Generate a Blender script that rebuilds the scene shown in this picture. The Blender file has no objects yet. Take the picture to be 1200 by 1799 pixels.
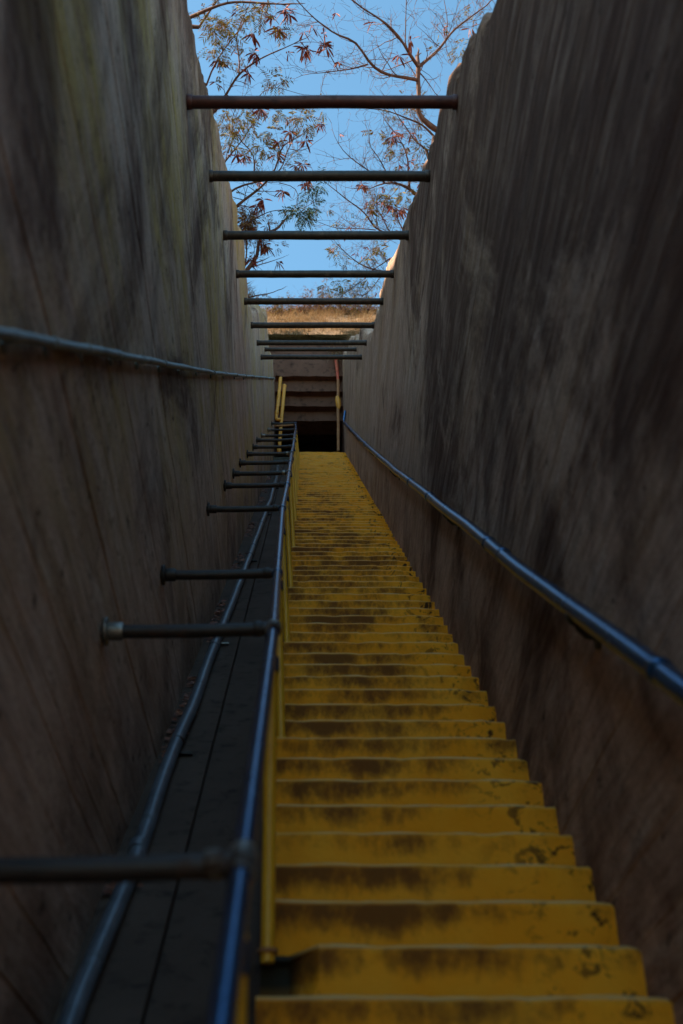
import bpy, math, random
from math import sin, cos, tan, pi, radians
from mathutils import Vector, Matrix, noise as mnoise

random.seed(7)
SC = bpy.context.scene
COL = SC.collection

# ------------------------------------------------------------------ camera
FPX, CX, CY = 2150.0, 535.0, 900.0          # focal length and principal point, in pixels of the 1200x1799 photograph
PH = radians(34.0)                          # upward tilt
CAMZ = 1.66                                 # eye above the landing
cam_d = bpy.data.cameras.new('camera')
cam_d.sensor_fit = 'VERTICAL'; cam_d.sensor_height = 36.0; cam_d.sensor_width = 24.0
cam_d.lens = FPX / 1799 * 36.0
cam_d.shift_x = (600 - CX) / 1799
cam_d.clip_start = 0.05; cam_d.clip_end = 2000
cam_d.dof.use_dof = True; cam_d.dof.focus_distance = 15.5; cam_d.dof.aperture_fstop = 2.0
cam = bpy.data.objects.new('camera', cam_d); COL.objects.link(cam)
cam.location = (0, 0, CAMZ); cam.rotation_euler = (pi / 2 + PH, 0, 0)
SC.camera = cam

# ------------------------------------------------------------------ sky, sun, exposure
SUN_EL, SUN_AZ = radians(40), radians(-104)   # sun stands to the left of the stairway, a little behind
world = bpy.data.worlds.new('World'); SC.world = world; world.use_nodes = True
wn, wl = world.node_tree.nodes, world.node_tree.links
sky = wn.new('ShaderNodeTexSky'); sky.sky_type = 'NISHITA'; sky.sun_disc = False
sky.sun_elevation = SUN_EL; sky.sun_rotation = SUN_AZ
sky.air_density = 1.0; sky.dust_density = 0.6; sky.ozone_density = 1.2
tint = wn.new('ShaderNodeMix'); tint.data_type = 'RGBA'; tint.blend_type = 'MULTIPLY'
tint.inputs[0].default_value = 1.0
tint.inputs[7].default_value = (0.62, 0.86, 0.80, 1)
wl.new(sky.outputs[0], tint.inputs[6]); wl.new(tint.outputs[2], wn['Background'].inputs[0])
wn['Background'].inputs[1].default_value = 0.15
sun_d = bpy.data.lights.new('sun', 'SUN'); sun_d.energy = 5.0; sun_d.angle = radians(0.5); sun_d.color = (1.0, 0.86, 0.66)
sun = bpy.data.objects.new('sun', sun_d); COL.objects.link(sun)
sd = Vector((sin(SUN_AZ) * cos(SUN_EL), cos(SUN_AZ) * cos(SUN_EL), sin(SUN_EL)))
sun.rotation_euler = sd.to_track_quat('Z', 'Y').to_euler()
SC.view_settings.view_transform = 'Standard'; SC.view_settings.look = 'None'
SC.view_settings.gamma = 1.0; SC.view_settings.exposure = 1.5
SC.view_settings.use_curve_mapping = False
SC.render.engine = 'CYCLES'
cy = SC.cycles
cy.use_denoising = True; cy.denoiser = 'OPENIMAGEDENOISE'
cy.max_bounces = 8; cy.diffuse_bounces = 6; cy.glossy_bounces = 4; cy.transmission_bounces = 4; cy.transparent_max_bounces = 6
cy.caustics_reflective = False; cy.caustics_refractive = False
cy.sample_clamp_indirect = 6.0

# ------------------------------------------------------------------ geometry of the place
HH = 1.77                                    # drop from the eye line to the line of nosings
XL, XR, XS = -0.814, 1.06, -0.142            # faces of the left and right wall, left end of the steps
TREAD, RISER = 0.25, 0.2098
YS = 672.0                                   # row where the stair slope vanishes
TH = radians(40.0)
KA, YE = 6.95, 2.74
K0, K1 = -14, 84

def nose(k):                                 # nosing of step k (top front edge)
    return YE + (k + KA) * TREAD, CAMZ + (k + KA) * RISER

def P(px, py, d):
    """Point at depth d (along the optical axis) that lies on the ray of a pixel."""
    v = (CY - py) / FPX * d
    return Vector(((px - CX) / FPX * d, d * cos(PH) - v * sin(PH), CAMZ + d * sin(PH) + v * cos(PH)))

def PX(px, py, X):                           # the pixel's point on the vertical plane x = X
    return P(px, py, FPX * X / (px - CX))

def U(u, g, X):                              # u: nearness, g: fraction of HH below the eye line, X: lateral
    d = FPX * HH / u
    p = P(CX, YS + g * u, d); p.x = X
    return p

def ray_z(py, Y):                            # height at which a pixel row meets the plane y = Y
    m = (CY - py) / FPX
    return CAMZ + Y * (sin(PH) + m * cos(PH)) / (cos(PH) - m * sin(PH))

def interp(tab, x):
    if x <= tab[0][0]:
        return tab[0][1] + (x - tab[0][0]) * tan(PH)
    for (a, b), (c, d) in zip(tab, tab[1:]):
        if x <= c:
            return b + (d - b) * (x - a) / (c - a)
    return tab[-1][1]

LT = [(342, 0), (356, 96), (368, 124), (378, 156), (396, 280), (408, 320), (418, 368), (428, 420), (436, 480), (440, 524), (455, 536), (468, 546), (470.5, 565), (473, 602), (480, 624)]
RT = [(850, 0), (838, 30), (822, 62), (815, 80), (791, 105), (783, 112), (772, 160), (760, 215), (745, 262), (733, 305), (722, 345), (708, 382), (693, 430), (680, 462), (668, 497), (662, 523), (657, 547), (648, 572), (625, 584), (614, 592), (602, 620)]
def tabulate(t, X):
    out = []
    for px, py in t:
        p = PX(px, py, X)
        if not out or p.y > out[-1][0] + 0.02:
            out.append((p.y, p.z))
    return out
TOPL, TOPR = tabulate(LT, XL), tabulate(RT, XR)
YEND = 26.05                                 # plane of the tunnel mouth

# ------------------------------------------------------------------ helpers
class MB:
    def __init__(s): s.v = []; s.f = []; s.sm = []
    def add(s, vs, fs, smooth=False):
        n = len(s.v); s.v += [tuple(v) for v in vs]
        for f in fs: s.f.append(tuple(i + n for i in f)); s.sm.append(smooth)
    def box(s, a, b):
        x0, y0, z0 = a; x1, y1, z1 = b
        s.add([(x0,y0,z0),(x1,y0,z0),(x1,y1,z0),(x0,y1,z0),(x0,y0,z1),(x1,y0,z1),(x1,y1,z1),(x0,y1,z1)],
              [(0,3,2,1),(4,5,6,7),(0,1,5,4),(1,2,6,5),(2,3,7,6),(3,0,4,7)])
    def tube(s, pts, rad, n=10, cap=True, smooth=True):
        pts = [Vector(p) for p in pts]
        if not hasattr(rad, '__len__'): rad = [rad] * len(pts)
        t0 = (pts[1] - pts[0]).normalized()
        u = t0.orthogonal().normalized()
        vs = []
        for i, p in enumerate(pts):
            t = (pts[min(i + 1, len(pts) - 1)] - pts[max(i - 1, 0)])
            t = t.normalized() if t.length > 1e-9 else t0
            u = (u - t * u.dot(t))
            u = u.normalized() if u.length > 1e-6 else t.orthogonal().normalized()
            w = t.cross(u)
            for j in range(n):
                a = 2 * pi * j / n
                vs.append(p + (u * cos(a) + w * sin(a)) * rad[i])
        fs = []
        for i in range(len(pts) - 1):
            for j in range(n):
                k = (j + 1) % n
                fs.append((i*n + j, i*n + k, (i+1)*n + k, (i+1)*n + j))
        s.add(vs, fs, smooth)
        if cap and n > 3:
            m = (len(pts) - 1) * n
            s.add(vs[:n], [tuple(reversed(range(n)))]); s.add(vs[m:m+n], [tuple(range(n))])
    def mesh(s, name, mat):
        me = bpy.data.meshes.new(name)
        me.from_pydata(s.v, [], s.f)
        me.polygons.foreach_set('use_smooth', s.sm)
        if mat: me.materials.append(mat)
        me.update()
        return me
    def build(s, name, mat, parent=None, **tags):
        o = bpy.data.objects.new(name, s.mesh(name, mat)); COL.objects.link(o)
        if parent is not None: o.parent = parent
        for k, v in tags.items(): o[k] = v
        return o

def empty(name, loc=(0, 0, 0), **tags):
    o = bpy.data.objects.new(name, None); COL.objects.link(o); o.location = loc
    o.empty_display_size = 0.1
    for k, v in tags.items(): o[k] = v
    return o

def part(mb, name, mat, parent):             # geometry in world coordinates, parented to an Empty at its base
    o = mb.build(name, mat, parent)
    o.matrix_parent_inverse = Matrix.Translation(-Vector(parent.location))
    return o

def sub(mb, name, mat, parent_part):         # a piece of a part
    return mb.build(name, mat, parent_part)

def put(me, name, loc, parent, rot=None):
    o = bpy.data.objects.new(name, me); COL.objects.link(o); o.parent = parent
    o.matrix_parent_inverse = Matrix.Translation(-Vector(parent.location))
    o.location = loc
    if rot is not None: o.rotation_euler = rot
    return o

def fbm(x, y, z, o=4):
    return mnoise.fractal(Vector((x, y, z)), 1.0, 2.0, o)

# ------------------------------------------------------------------ materials
class Mat:
    def __init__(s, name, rough=0.85, metal=0.0, spec=0.5):
        s.m = bpy.data.materials.new(name); s.m.use_nodes = True
        s.n = s.m.node_tree.nodes; s.l = s.m.node_tree.links
        s.b = s.n['Principled BSDF']
        s.b.inputs['Roughness'].default_value = rough; s.b.inputs['Metallic'].default_value = metal
        s.b.inputs['Specular IOR Level'].default_value = spec
        s.tc = s.n.new('ShaderNodeTexCoord'); s.geo = s.n.new('ShaderNodeNewGeometry')
    def mapped(s, scale, loc=(0,0,0), world=False):
        mp = s.n.new('ShaderNodeMapping'); mp.inputs['Scale'].default_value = scale; mp.inputs['Location'].default_value = loc
        s.l.new(s.geo.outputs['Position'] if world else s.tc.outputs['Object'], mp.inputs['Vector'])
        return mp.outputs[0]
    def noise(s, scale=(1,1,1), detail=5, rough=0.55, loc=(0,0,0), world=False, dist=0.0):
        t = s.n.new('ShaderNodeTexNoise'); t.inputs['Scale'].default_value = 1.0
        t.inputs['Detail'].default_value = detail; t.inputs['Roughness'].default_value = rough
        t.inputs['Distortion'].default_value = dist
        s.l.new(s.mapped(scale, loc, world), t.inputs['Vector'])
        return t.outputs['Fac']
    def ramp(s, fac, lo, hi, a=0.0, b=1.0, smooth=True):
        r = s.n.new('ShaderNodeMapRange'); r.interpolation_type = 'SMOOTHSTEP' if smooth else 'LINEAR'
        for i, v in zip((1, 2, 3, 4), (lo, hi, a, b)): r.inputs[i].default_value = v
        s.l.new(fac, r.inputs[0]); return r.outputs[0]
    def math(s, op, a, b=None):
        m = s.n.new('ShaderNodeMath'); m.operation = op
        for i, v in enumerate((a, b)):
            if v is None: continue
            if isinstance(v, (int, float)): m.inputs[i].default_value = v
            else: s.l.new(v, m.inputs[i])
        return m.outputs[0]
    def mix(s, fac, a, b, mode='MIX'):
        m = s.n.new('ShaderNodeMix'); m.data_type = 'RGBA'; m.blend_type = mode
        for i, v in ((0, fac), (6, a), (7, b)):
            if isinstance(v, (int, float)): m.inputs[i].default_value = v
            elif isinstance(v, tuple): m.inputs[i].default_value = (*v, 1)
            else: s.l.new(v, m.inputs[i])
        return m.outputs[2]
    def attr(s, name):
        a = s.n.new('ShaderNodeAttribute'); a.attribute_name = name; return a.outputs['Fac']
    def sep(s, world=False):
        x = s.n.new('ShaderNodeSeparateXYZ')
        s.l.new(s.geo.outputs['Position'] if world else s.tc.outputs['Object'], x.inputs[0]); return x.outputs
    def island(s): return s.geo.outputs['Random Per Island']
    def objrand(s):
        return s.n.new('ShaderNodeObjectInfo').outputs['Random']
    def color(s, c):
        if isinstance(c, tuple): s.b.inputs['Base Color'].default_value = (*c, 1)
        else: s.l.new(c, s.b.inputs['Base Color'])
        return s
    def rough(s, c): s.l.new(c, s.b.inputs['Roughness']); return s
    def bump(s, h, strength=0.5, dist=0.01):
        b = s.n.new('ShaderNodeBump'); b.inputs['Strength'].default_value = strength; b.inputs['Distance'].default_value = dist
        s.l.new(h, b.inputs['Height']); s.l.new(b.outputs[0], s.b.inputs['Normal']); return s

def wall_material(name, base, light, dark, lichen, lich_amt, mold, shift, grey):
    M = Mat(name, 0.95, spec=0.10)
    near_top = M.attr('below_top')
    bands = M.noise((1, .30, 1.7), 10, .76, (shift, 0, 0), dist=.3)     # broad streaks along the form boards
    lines = M.noise((1, 1.0, 10), 8, .76, (shift, 3, 0), dist=.35)     # board grain
    cloud = M.noise((1, .9, 1.0), 9, .7, (shift, 31, 2))
    blot = M.noise((1, .42, .55), 10, .72, (shift, 9, 4), dist=.8)
    yel = M.noise((1, .30, .9), 8, .68, (shift, 21, 7))
    drip = M.noise((1, 3.6, .55), 8, .7, (shift, 2, 11))
    fine = M.noise((1, 2.4, 30), 7, .75, (shift, 13, 6))
    pits = M.noise((1, 7.5, 11), 6, .7, (shift, 8, 60))
    c = M.mix(M.ramp(bands, .34, .66), base, light)
    c = M.mix(M.math('MULTIPLY', M.ramp(cloud, .5, .72), .6), c, grey)
    c = M.mix(M.math('MULTIPLY', M.ramp(lines, .44, .68), .5), c, dark)
    c = M.mix(M.math('MULTIPLY', M.ramp(bands, .47, .36), .5), c, dark)
    pale = M.noise((1, .62, 6.0), 9, .75, (shift, 44, 3), dist=.4)
    c = M.mix(M.math('MULTIPLY', M.ramp(pale, .53, .67), .75), c, (.72, .54, .45))
    c = M.mix(M.math('MULTIPLY', M.math('MULTIPLY', M.ramp(yel, .43, .60), M.ramp(lines, .30, .6)), M.math('MULTIPLY', M.ramp(near_top, 2.5, 5.5, 1, .12), lich_amt)), c, lichen)
    far = M.ramp(M.sep(True)[1], 5.0, 13.0, 1.0, .22)                # black growth thins up the stairway; also paints in dim near, bright far light
    m1 = M.ramp(M.math('ADD', blot, M.math('MULTIPLY', M.math('MULTIPLY', M.ramp(near_top, 0.0, 5.5, 1, .35), far), mold)), .585, .74)
    m1 = M.math('MULTIPLY', m1, M.ramp(lines, .30, .62, .55, 1.0))
    c = M.mix(M.math('MULTIPLY', m1, .93), c, (dark[0] * .30, dark[1] * .22, dark[2] * .21))
    m2 = M.math('MULTIPLY', M.math('MULTIPLY', M.ramp(drip, .52, .72), M.ramp(near_top, .2, 5.0, .75, .15)), far)
    c = M.mix(m2, c, tuple(x * .35 for x in dark))
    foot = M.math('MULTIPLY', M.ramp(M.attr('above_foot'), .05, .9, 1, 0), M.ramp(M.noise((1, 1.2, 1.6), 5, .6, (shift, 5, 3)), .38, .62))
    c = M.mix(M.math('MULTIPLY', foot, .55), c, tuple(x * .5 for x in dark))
    c = M.mix(M.math('MULTIPLY', M.ramp(fine, .47, .66), .45), c, tuple(x * .55 for x in dark))
    c = M.mix(M.math('MULTIPLY', M.ramp(pits, .60, .68), .8), c, tuple(x * .3 for x in dark))
    grain = M.noise((60, 60, 60), 4, .6)
    c = M.mix(M.math('MULTIPLY', M.ramp(grain, .35, .7), .35), c, tuple(x * .6 for x in dark))
    M.color(c)
    h = M.math('ADD', M.math('MULTIPLY', lines, 1.0), M.math('MULTIPLY', grain, .35))
    h = M.math('SUBTRACT', h, M.math('MULTIPLY', M.ramp(pits, .60, .68), .5))
    M.bump(h, .8, .02)
    return M.m

MAT = {}
MAT['wall_left'] = wall_material('board_marked_concrete_left', (.56, .355, .265), (.66, .455, .355), (.25, .14, .10), (.58, .37, .09), .85, .17, 0.0, (.40, .33, .30))
MAT['wall_right'] = wall_material('board_marked_concrete_right', (.56, .345, .255), (.66, .445, .345), (.23, .125, .088), (.50, .28, .12), .4, .29, 40.0, (.42, .32, .265))

def concrete(name, a, b, dark, sc=1.0):
    M = Mat(name, .92, spec=.25)
    n1 = M.noise((1.3*sc, 1.3*sc, 1.3*sc), 7, .62, world=True); n2 = M.noise((9*sc, 9*sc, 9*sc), 6, .6, world=True)
    c = M.mix(M.ramp(n1, .3, .7), a, b); c = M.mix(M.math('MULTIPLY', M.ramp(n2, .5, .72), .8), c, dark)
    M.color(c); M.bump(M.math('ADD', n2, M.noise((70, 70, 70), 3, world=True)), .5, .008)
    return M.m
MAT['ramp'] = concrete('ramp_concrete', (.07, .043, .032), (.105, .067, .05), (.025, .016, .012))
MAT['base'] = concrete('rough_concrete', (.06, .055, .045), (.12, .11, .09), (.02, .02, .015))
MAT['portal'] = concrete('portal_concrete', (.13, .06, .04), (.17, .085, .058), (.04, .019, .012), .8)
MAT['floor'] = concrete('landing_concrete', (.16, .15, .14), (.22, .21, .19), (.07, .06, .05))

def step_material():
    M = Mat('worn_yellow_step_paint', .7, spec=.14)
    x, y, z = M.sep()
    patch = M.noise((2.2, 2.2, 2.2), 6, .6, world=True)
    yellow = M.mix(M.ramp(patch, .35, .68), (.92, .325, .008), (.95, .39, .022))
    drips = M.noise((7, 3.0, 3.4), 9, .72, world=True)
    broad = M.noise((2.0, 1.1, 1.3), 6, .62, (4, 0, 0), world=True)
    up = M.ramp(z, .02, RISER * .80, 0, 1)                              # scuffs gather on the upper riser
    lip = M.ramp(z, RISER - .024, RISER - .012, 1, 0)
    side = M.ramp(x, .40, .95, 1.0, .15)                                # shoes scuff the left two thirds most
    s = M.math('ADD', M.math('MULTIPLY', drips, .42), M.math('MULTIPLY', broad, .62))
    s = M.math('ADD', s, M.math('MULTIPLY', M.noise((38, 30, 26), 5, .7, (2, 2, 2), world=True), .16))
    s = M.math('ADD', s, M.math('MULTIPLY', up, .23))
    s = M.math('ADD', s, M.math('MULTIPLY', side, .10))
    s = M.math('SUBTRACT', s, M.ramp(M.sep(True)[1], 10.0, 21.0, 0, .12))   # less foot wear on the upper flight; also paints in its brighter light
    scuff = M.math('MULTIPLY', M.ramp(s, .80, 1.0), M.math('ADD', M.math('MULTIPLY', lip, .88), .12))
    c = M.mix(M.math('MULTIPLY', scuff, .86), yellow, (.085, .024, .009))
    blk = M.noise((11, 9, 11), 6, .7, (7, 2, 5), world=True, dist=.8)
    edge = M.math('MULTIPLY', M.ramp(x, .62, 1.0, 0, 1), M.ramp(blk, .545, .60))
    c = M.mix(M.math('MULTIPLY', edge, .92), c, (.022, .012, .006))
    chips = M.ramp(M.noise((26, 26, 26), 5, .7, (1, 8, 5), world=True), .66, .72)
    c = M.mix(chips, c, (.10, .05, .02))
    top = M.ramp(z, RISER - .020, RISER - .008, 0, 1)                   # pale lip: sky light caught by the rounded nosing, put into the colour
    c = M.mix(M.math('MULTIPLY', top, M.ramp(M.noise((6, 6, 6), 5, .6, world=True), .3, .6, .3, .9)), c, (.66, .44, .20))
    c = M.mix(M.attr('raw'), c, (.03, .026, .018))
    M.color(c)
    M.bump(M.math('ADD', M.noise((45, 45, 45), 4, world=True), M.math('MULTIPLY', scuff, -.6)), .45, .006)
    return M.m
MAT['step'] = step_material()

def metal(name, a, b, rough, met, sc=12, rust=None, lo=.52, hi=.66):
    M = Mat(name, rough, met)
    n1 = M.noise((sc, sc, sc), 6, .65, world=True)
    c = M.mix(M.ramp(n1, .35, .65), a, b)
    if rust:
        n2 = M.noise((sc * .5, sc * .5, sc * .5), 6, .7, (3, 1, 9), world=True)
        k = M.ramp(n2, lo, hi)
        c = M.mix(k, c, rust)
        M.rough(M.math('ADD', M.math('MULTIPLY', k, .35), rough))
    M.color(c); M.bump(M.noise((90, 90, 90), 3, world=True), .25, .003)
    return M.m
MAT['rail'] = metal('weathered_blue_grey_rail', (.030, .095, .22), (.055, .135, .27), .20, .8, 8, (.07, .055, .05), .58, .74)
MAT['fitting'] = metal('galvanised_fitting', (.30, .27, .24), (.20, .18, .16), .42, .8, 14, (.08, .045, .03), .48, .62)
MAT['strut'] = metal('dark_rusty_strut', (.026, .019, .017), (.042, .029, .025), .5, .3, 14, (.085, .04, .024), .55, .7)
MAT['bar'] = metal('brown_black_pipe', (.026, .018, .014), (.05, .033, .025), .5, .3, 16, (.20, .14, .10), .57, .78)
MAT['bar_red'] = metal('red_brown_pipe', (.055, .014, .012), (.08, .022, .018), .5, .25, 14, (.05, .02, .02), .5, .7)
MAT['conduit'] = metal('pale_grey_conduit', (.17, .19, .19), (.23, .245, .24), .45, .1, 9, (.14, .13, .11), .55, .72)
MAT['gpipe'] = metal('grey_plastic_pipe', (.10, .115, .14), (.14, .16, .19), .34, .2, 7, (.09, .09, .09), .58, .72)
MAT['post'] = metal('yellow_post_paint', (.78, .36, .012), (.84, .42, .02), .42, .0, 9, (.20, .09, .015), .62, .76)
MAT['ochre'] = metal('ochre_pipe_paint', (.72, .30, .03), (.80, .36, .05), .5, .0, 11, (.25, .10, .03), .58, .72)
MAT['redpipe'] = metal('red_oxide_paint', (.55, .07, .03), (.62, .12, .05), .55, .0, 11, (.20, .06, .03), .55, .7)
MAT['rustpost'] = metal('rust_brown_frame', (.36, .15, .06), (.44, .20, .08), .7, .0, 11, (.18, .07, .03), .55, .7)

def bark(name, a, b):
    M = Mat(name, .85); n1 = M.noise((14, 14, 5), 6, .65, world=True)
    M.color(M.mix(M.ramp(n1, .35, .65), a, b)); M.bump(n1, .4, .008); return M.m
MAT['bark'] = bark('reddish_grey_bark', (.085, .036, .026), (.18, .085, .06))
MAT['bark_dark'] = bark('dark_brown_bark', (.06, .026, .018), (.14, .062, .04))

def leafy(name, cols, trans=.3):
    M = Mat(name, .55, spec=.3)
    r = M.n.new('ShaderNodeValToRGB'); r.color_ramp.interpolation = 'LINEAR'
    e = r.color_ramp.elements
    for i, cc in enumerate(cols):
        el = e[i] if i < 2 else e.new(1.0)
        el.color = (*cc, 1)
    for i, el in enumerate(sorted(e, key=lambda q: q.position)): pass
    for i in range(len(cols)): e[i].position = i / (len(cols) - 1)
    for i, cc in enumerate(cols): e[i].color = (*cc, 1)
    M.l.new(M.island(), r.inputs[0]); M.color(r.outputs[0])
    tr = M.n.new('ShaderNodeBsdfTranslucent'); M.l.new(r.outputs[0], tr.inputs[0])
    mx = M.n.new('ShaderNodeMixShader'); mx.inputs[0].default_value = trans
    M.l.new(M.b.outputs[0], mx.inputs[1]); M.l.new(tr.outputs[0], mx.inputs[2])
    M.l.new(mx.outputs[0], M.n['Material Output'].inputs[0])
    return M.m
MAT['pod'] = leafy('red_brown_seed_pod', [(.20, .022, .016), (.32, .05, .028), (.38, .11, .05), (.13, .02, .018)], .3)
MAT['leaf'] = leafy('yellow_green_leaflet', [(.20, .19, .008), (.36, .26, .012), (.40, .20, .02), (.16, .17, .012)], .5)
MAT['leaf_green'] = leafy('blue_green_leaflet', [(.05, .10, .05), (.08, .13, .06), (.10, .14, .04)], .35)
MAT['leaf_dry'] = leafy('rust_orange_leaf', [(.34, .15, .05), (.42, .20, .06), (.28, .17, .05), (.20, .08, .04)], .35)
MAT['grass'] = leafy('dry_straw_grass', [(.30, .185, .09), (.38, .25, .13), (.25, .14, .065), (.34, .205, .10)], .3)
MAT['litter'] = leafy('dry_leaf_litter', [(.26, .07, .035), (.32, .12, .06), (.16, .05, .03)], .1)

def soil():
    M = Mat('dry_hillside_soil', .95, spec=.2)
    n1 = M.noise((.6, .6, .6), 7, .65, world=True); n2 = M.noise((5, 5, 5), 6, .65, world=True)
    c = M.mix(M.ramp(n1, .35, .65), (.17, .098, .052), (.23, .14, .078)); c = M.mix(M.ramp(n2, .52, .7), c, (.085, .045, .022))
    M.color(c); M.bump(n2, .9, .06); return M.m
MAT['soil'] = soil()

# ================================================================== SETTING
# ---- hillside: one sheet that carries the wall tops, the bank over the tunnel and the country round it
def smooth(a, b, x):
    t = max(0.0, min(1.0, (x - a) / (b - a))); return t * t * (3 - 2 * t)
FAR = [(26.0, ray_z(598, 26.3)), (26.8, ray_z(592, 26.8)), (27.6, ray_z(582, 27.6)), (28.8, ray_z(562, 28.8)), (29.8, ray_z(552, 29.8)), (31.5, ray_z(549, 31.5)), (36, ray_z(549, 31.5) + 1.0), (60, ray_z(549, 31.5) + 7), (120, ray_z(549, 31.5) + 14), (320, ray_z(549, 31.5) + 10)]
def hill(x, y):
    top = interp(TOPL if x < 0.1 else TOPR, min(y, 23.0 if x < .1 else 25.2)) - 0.10
    far = interp(FAR, y)
    w = smooth(24.5, 26.2, y)
    z = top * (1 - w) + max(far, top * .0 + far) * w
    if x < -1.1:  # unseen left bank, added and steepened to keep sun off the walls
        b = min((1.35 + .5 * smooth(11, 13.5, y) + .6 * smooth(17, 22, y)) * (-x - 1.1), 7.0 + 1.3 * smooth(11, 13.5, y) + 2.7 * smooth(17, 22, y)) * (1 - smooth(25.0, 26.2, y))
        z += b + .03 * max(0, -x - 8)
    elif x > 1.35:
        z += min(.16 * (x - 1.35), 2.0) * (1 - w) - .04 * max(0, x - 14)
    z = z * smooth(-2.4, -1.3, y) + .02 * min(0, y + 3) * (1 - smooth(-2.4, -1.3, y))  # unseen ground behind the camera, lowered to let sky light in
    z += .22 * fbm(x * .35, y * .35, 0) * smooth(1.1, 2.4, abs(x - .1)) + .13 * fbm(x * 1.9, y * 1.9, 3) * smooth(26.2, 26.5, y)
    return z
mb = MB()
xs = [-220, -140, -90, -60, -40, -28, -20, -15, -12, -10, -8.5, -7.2, -6.2, -5.3, -4.5, -3.8, -3.2, -2.7, -2.2, -1.8, -1.45, -1.12]
nl = len(xs)
xs += [-.8, -.5, -.2, .1, .4, .7, 1.0]
xs += [1.36]; nr = len(xs) - 1
xs += [1.7, 2.1, 2.6, 3.2, 4, 5, 6.2, 7.6, 9.5, 12, 15, 20, 28, 40, 60, 90, 140, 220]
ys = [-400, -220, -120, -70, -40, -25, -15, -9, -5, -3.2, -2.5, -2.2, -2.0, -1.8, -1.6, -1.4, -1.2, -.8, -.4, 0]
yy = .3
while yy < 26.25: ys.append(yy); yy += .55
ys.append(26.32); y_open = len(ys) - 1
ys += [26.32 + .22 * i for i in range(1, 28)] + [33, 34, 35.5, 37, 39, 42, 46, 52, 60, 75, 95, 120, 160, 220, 320]
vs = [(x, y, hill(x, y)) for y in ys for x in xs]
fs = []
W = len(xs)
for j in range(len(ys) - 1):
    for i in range(W - 1):
        if nl - 1 <= i < nr and ys[j] > -2.45 and j < y_open: continue
        fs.append((j*W + i, j*W + i + 1, (j+1)*W + i + 1, (j+1)*W + i))
mb.add(vs, fs, True)
mb.build('hillside', MAT['soil'], kind='structure')

# ---- landing at the foot of the stairs and the tunnel behind the photographer
mb = MB(); mb.box((-1.1, -3.4, -.3), (1.35, nose(K0)[0] + .3, 0.12))
mb.build('landing', MAT['floor'], kind='structure')

# ---- walls with the marks of their form boards in relief
def make_wall(name, X, out, top_tab, mat, seed, label):
    rnd = random.Random(seed)
    lift, board = 0.92, 0.92 / 8
    z0 = -0.3
    prof = []
    z = z0; i = 0
    while z < 30:
        off = rnd.uniform(-.0014, .0014)
        g = .010 if i % 8 == 0 else .0022
        prof += [(z, off - (g if i % 8 == 0 else .0007)), (z + (.010 if i % 8 == 0 else .004), off), (z + board - .004, off + rnd.uniform(-.001, .001))]
        z += board; i += 1
    ycols = []
    y = -1.62  # unseen stretch behind the camera, added to dim the near walls
    while y < YEND: ycols.append(y); y += .10
    ycols.append(YEND)
    cols = []
    for y in ycols:
        ki = (y - YE) / TREAD - KA
        bot = CAMZ + (ki + KA) * RISER - .75 if y > nose(K0)[0] else -.28
        bot = max(bot, -.28)
        e = .04 * fbm(y * 2.3, seed, 1) + .05 * fbm(y * .8, seed, 5) + .035 * mnoise.noise(Vector((y * 9, seed, 0)))
        e += .16 * (mnoise.cell(Vector((y * 1.35 + seed, seed, 0))) - .5) + .05 * (mnoise.cell(Vector((y * 4.1, seed, 7))) - .5)   # broken lumps along the edge
        cols.append((y, bot, interp(top_tab, y) + e))
    vs, fs, bt, af = [], [], [], []
    n = len(prof)
    for y, b, t in cols:
        for z, o in prof:
            zc = min(max(z, b), t)
            x = X + out * (-o) + .010 * fbm(y * .5, zc * .5, seed) + .004 * mnoise.noise(Vector((y * 3, zc * 3, seed)))
            edge = max(0, 1 - (t - zc) / .12)
            x += out * edge * edge * .05
            vs.append((x, y, zc)); bt.append(t - zc); af.append(zc - b - .75)
    for c in range(len(cols) - 1):
        for r in range(n - 1):
            a, b2, c2, d = c*n + r, c*n + r + 1, (c+1)*n + r + 1, (c+1)*n + r
            if vs[a][2] == vs[b2][2] and vs[d][2] == vs[c2][2]: continue
            fs.append((a, b2, c2, d) if out < 0 else (d, c2, b2, a))
    mb = MB(); mb.add(vs, fs, False)
    me_top = len(mb.v)
    tv, tf = [], []
    for y, b, t in cols:                       # rough coping and outer face
        tv += [(X + out * .05, y, t - .002), (X + out * .16, y, t + .03 * fbm(y * 2, 4, seed)), (X + out * .30, y, t - .02), (X + out * .31, y, max(b - .1, t - 2.5))]
    for c in range(len(cols) - 1):
        for r in range(3):
            q = (c*4 + r, c*4 + r + 1, (c+1)*4 + r + 1, (c+1)*4 + r)
            tf.append(q if out < 0 else tuple(reversed(q)))
    mb.add(tv, tf)
    bt += [0.0] * len(tv); af += [3.0] * len(tv)
    for cc in (0, len(cols) - 1):              # closed ends
        y, b, t = cols[cc]
        mb.add([(X + .004*out, y, b), (X + out * .31, y, b), (X + out * .31, y, t - .02), (X + .05*out, y, t)], [(0, 1, 2, 3)])
        bt += [1.0] * 4; af += [1.0] * 4
    o = mb.build(name, mat, label=label, category='wall')
    for nm, data in (('below_top', bt), ('above_foot', af)):
        a = o.data.attributes.new(nm, 'FLOAT', 'POINT'); a.data.foreach_set('value', data)
    return o
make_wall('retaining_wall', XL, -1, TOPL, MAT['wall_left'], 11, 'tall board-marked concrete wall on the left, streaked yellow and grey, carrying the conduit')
make_wall('retaining_wall', XR, 1, TOPR, MAT['wall_right'], 23, 'tall board-marked concrete wall on the right, stained black, beside the yellow steps')

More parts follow.
